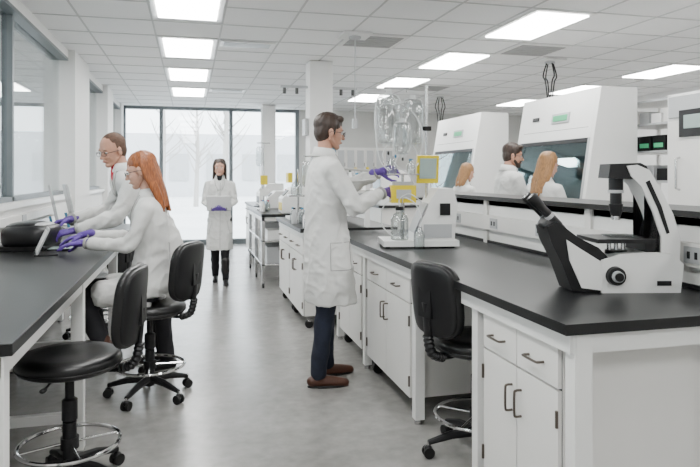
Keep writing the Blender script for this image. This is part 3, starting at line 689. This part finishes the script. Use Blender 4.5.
# ---------------------------------------------------------------- biosafety cabinets
sashg=glassmat('sash_glass',(.55,.68,.70),.10)
def bsc(y0,y1):
    m=MB(); XB=3.96
    for (a,b) in((y0,y0+.05),(y1-.05,y1)):
        m.prism([(3.42,.78),(XB,.78),(XB,2.22),(3.58,2.22),(3.50,1.76),(3.40,1.12),(3.36,.98)],a,b,white)
        for x in (3.48,XB-.08): m.box(x,x+.05,a,b,.03,.78,white); m.cyl((x+.025,(a+b)/2,0),(x+.025,(a+b)/2,.03),.03,rub,seg=12)
        m.box(3.45,XB-.03,a,b,.1,.15,white)
    y0+=.05;y1-=.05
    m.box(3.42,XB,y0,y1,.78,.93,white); m.box(3.36,3.44,y0,y1,.90,.955,steel); m.box(3.44,XB-.08,y0,y1,.931,.945,steel)
    m.box(XB-.08,XB,y0,y1,.93,1.76,ltgray)
    m.prism([(3.50,1.76),(XB,1.76),(XB,2.22),(3.58,2.22)],y0,y1,white)
    def slab(za,zb,off,m_,ya,yb):
        f=lambda z:3.40+(z-1.12)*(.10/.64)-off
        m.prism([(f(za),za),(f(za)+.01,za),(f(zb)+.01,zb),(f(zb),zb)],ya,yb,m_)
    slab(1.16,1.72,0,sashg,y0+.03,y1-.03); slab(1.12,1.16,.003,steel,y0,y1); slab(1.72,1.76,.003,blk,y0,y1); slab(1.12,1.76,.004,ltgray,y0,y0+.03); slab(1.12,1.76,.004,ltgray,y1-.03,y1)
    th=math.atan2(.08,.46)
    m.bx((3.533,(y0+y1)/2-.1,1.98),(.012,.30,.10),ltgray,(0,th,0)); m.bx((3.526,(y0+y1)/2-.1,1.98),(.008,.24,.06),green,(0,th,0))
    m.bx((3.520,(y0+y1)/2,1.86),(.006,y1-y0-.1,.008),gap,(0,th,0))
    m.bx((3.536,(y0+y1)/2+.35,2.0),(.01,.12,.04),blk,(0,th,0))
    for k in range(5): m.lathe((3.75,y0+.2+.2*k,.945),[(.005,0),(.03,0),(.03,.1),(.012,.13),(.005,.13)],blue if k%2 else paper,12)
    return m.build('biosafety_cabinet',.004)
bsc(4.83,6.16); bsc(7.2,8.6)
mb=MB(); mb.box(3.55,4.15,2.9,4.0,.06,2.03,white)
for (a,b) in((.1,1.0),(1.04,1.82)):
    mb.box(3.525,3.549,2.93,3.97,a,b,cabw); mb.tube([(3.525,3.85,(a+b)/2-.12),(3.49,3.85,(a+b)/2-.11),(3.49,3.85,(a+b)/2+.11),(3.525,3.85,(a+b)/2+.12)],.009,steel)
mb.box(3.53,3.549,2.93,3.97,1.85,2.01,ltgray); mb.box(3.515,3.53,3.55,3.85,1.70,1.90,blk); mb.box(3.51,3.515,3.60,3.80,1.76,1.86,scr)
mb.box(3.512,3.526,3.3,3.45,1.2,1.35,ltgray)
for x in(3.6,4.1):
    for y in(2.95,3.95): mb.cyl((x,y,0),(x,y,.06),.03,rub)
mb.build('incubator',.006)
mb=MB(); X0=4.06
for x in(X0,X0+.45):
    for y in(4.2,5.2): mb.box(x-.015,x+.015,y-.015,y+.015,0,2.1,white)
for z in(.4,.9,1.35,1.62,1.87,2.08):
    mb.box(X0-.015,X0+.465,4.185,5.215,z,z+.02,white); mb.box(X0-.02,X0-.0151,4.185,5.215,z,z+.02,ltgray)
for k in range(5): 
    y=4.28+.18*k
    mb.box(X0+.03,X0+.3,y,y+.15,1.641,1.78,blk if k!=1 else paper); mb.box(X0+.022,X0+.03,y+.02,y+.13,1.67,1.71,green)
for k in range(6): mb.box(X0+.04,X0+.3,4.25+.15*k,4.37+.15*k,1.891,1.98+.02*(k%3),[paper,ltgray,cabw][k%3])
for k in range(5): mb.box(X0+.04,X0+.3,4.25+.18*k,4.39+.18*k,1.371,1.48+.03*(k%2),[ltgray,paper,blk][k%3])
mb.build('storage_rack',.002)
mb=MB(); mb.box(2.9,3.6,9.4,11.4,T0,T1,black); mb.box(2.95,3.55,9.45,11.35,.1,T0-.001,cabw); mb.build('lab_bench',.002)
mb=MB(); mb.box(3.0,3.5,9.6,10.1,T1,1.5,white); mb.box(2.992,3.0,9.65,10.05,1.0,1.4,dkglass); mb.build('glassware_oven',.005)
def drop(x,y,zs,n,m1):
    mb=MB(); mb.box(x-.14,x+.14,y-.14,y+.14,H-.03,H-.008,white); mb.cyl((x,y,H-.05),(x,y,H-.03),.06,ltgray)
    for k in range(n):
        a=2*pi*k/max(1,n); r=.045 if n>1 else 0
        mb.tube(cat([(x+r*math.cos(a),y+r*math.sin(a),H-.05),(x+r*2*math.cos(a),y+r*2*math.sin(a),H-.2),(x+r*1.3*math.cos(a),y+r*math.sin(a),(H+zs)/2),(x+r*.5*math.cos(a),y,zs)],6),.009 if n>1 else .006,m1,7)
    mb.bx((x,y,zs-.03),(.05,.05,.09),m1)
    mb.build('ceiling_service_drop',.002)
drop(1.56,5.85,1.95,1,ltgray); drop(4.16,6.57,2.25,4,blk); drop(4.18,9.97,2.2,4,blk); drop(1.9,9.0,2.2,2,gap)
mb=MB(); mb.box(1.34,1.382,7.35,7.55,1.9,2.1,ltgray); mb.build('wall_speaker',.003)
mb=MB(); mb.box(1.05,1.385,7.4,7.43,2.47,2.50,ltgray); mb.box(1.675,2.0,7.4,7.43,2.47,2.50,ltgray)
for x in (1.1,1.25,1.8,1.95): mb.cyl((x,7.415,2.40),(x,7.415,2.47),.02,gap)
mb.build('conduit_rail',.002)
# ---------------------------------------------------------------- world & camera
w=bpy.data.worlds.new('world'); bpy.context.scene.world=w; w.use_nodes=True
bg=w.node_tree.nodes['Background']; bg.inputs[0].default_value=(.90,.95,1,1); bg.inputs[1].default_value=8
cam=bpy.data.cameras.new('camera'); co=bpy.data.objects.new('camera',cam); bpy.context.scene.collection.objects.link(co)
cam.sensor_width=36; cam.lens=36*620/700; cam.shift_y=-58.5/700; cam.clip_start=.05
co.location=(0,0,1.42); co.rotation_euler=(pi/2,0,-math.radians(14.47))
bpy.context.scene.camera=co
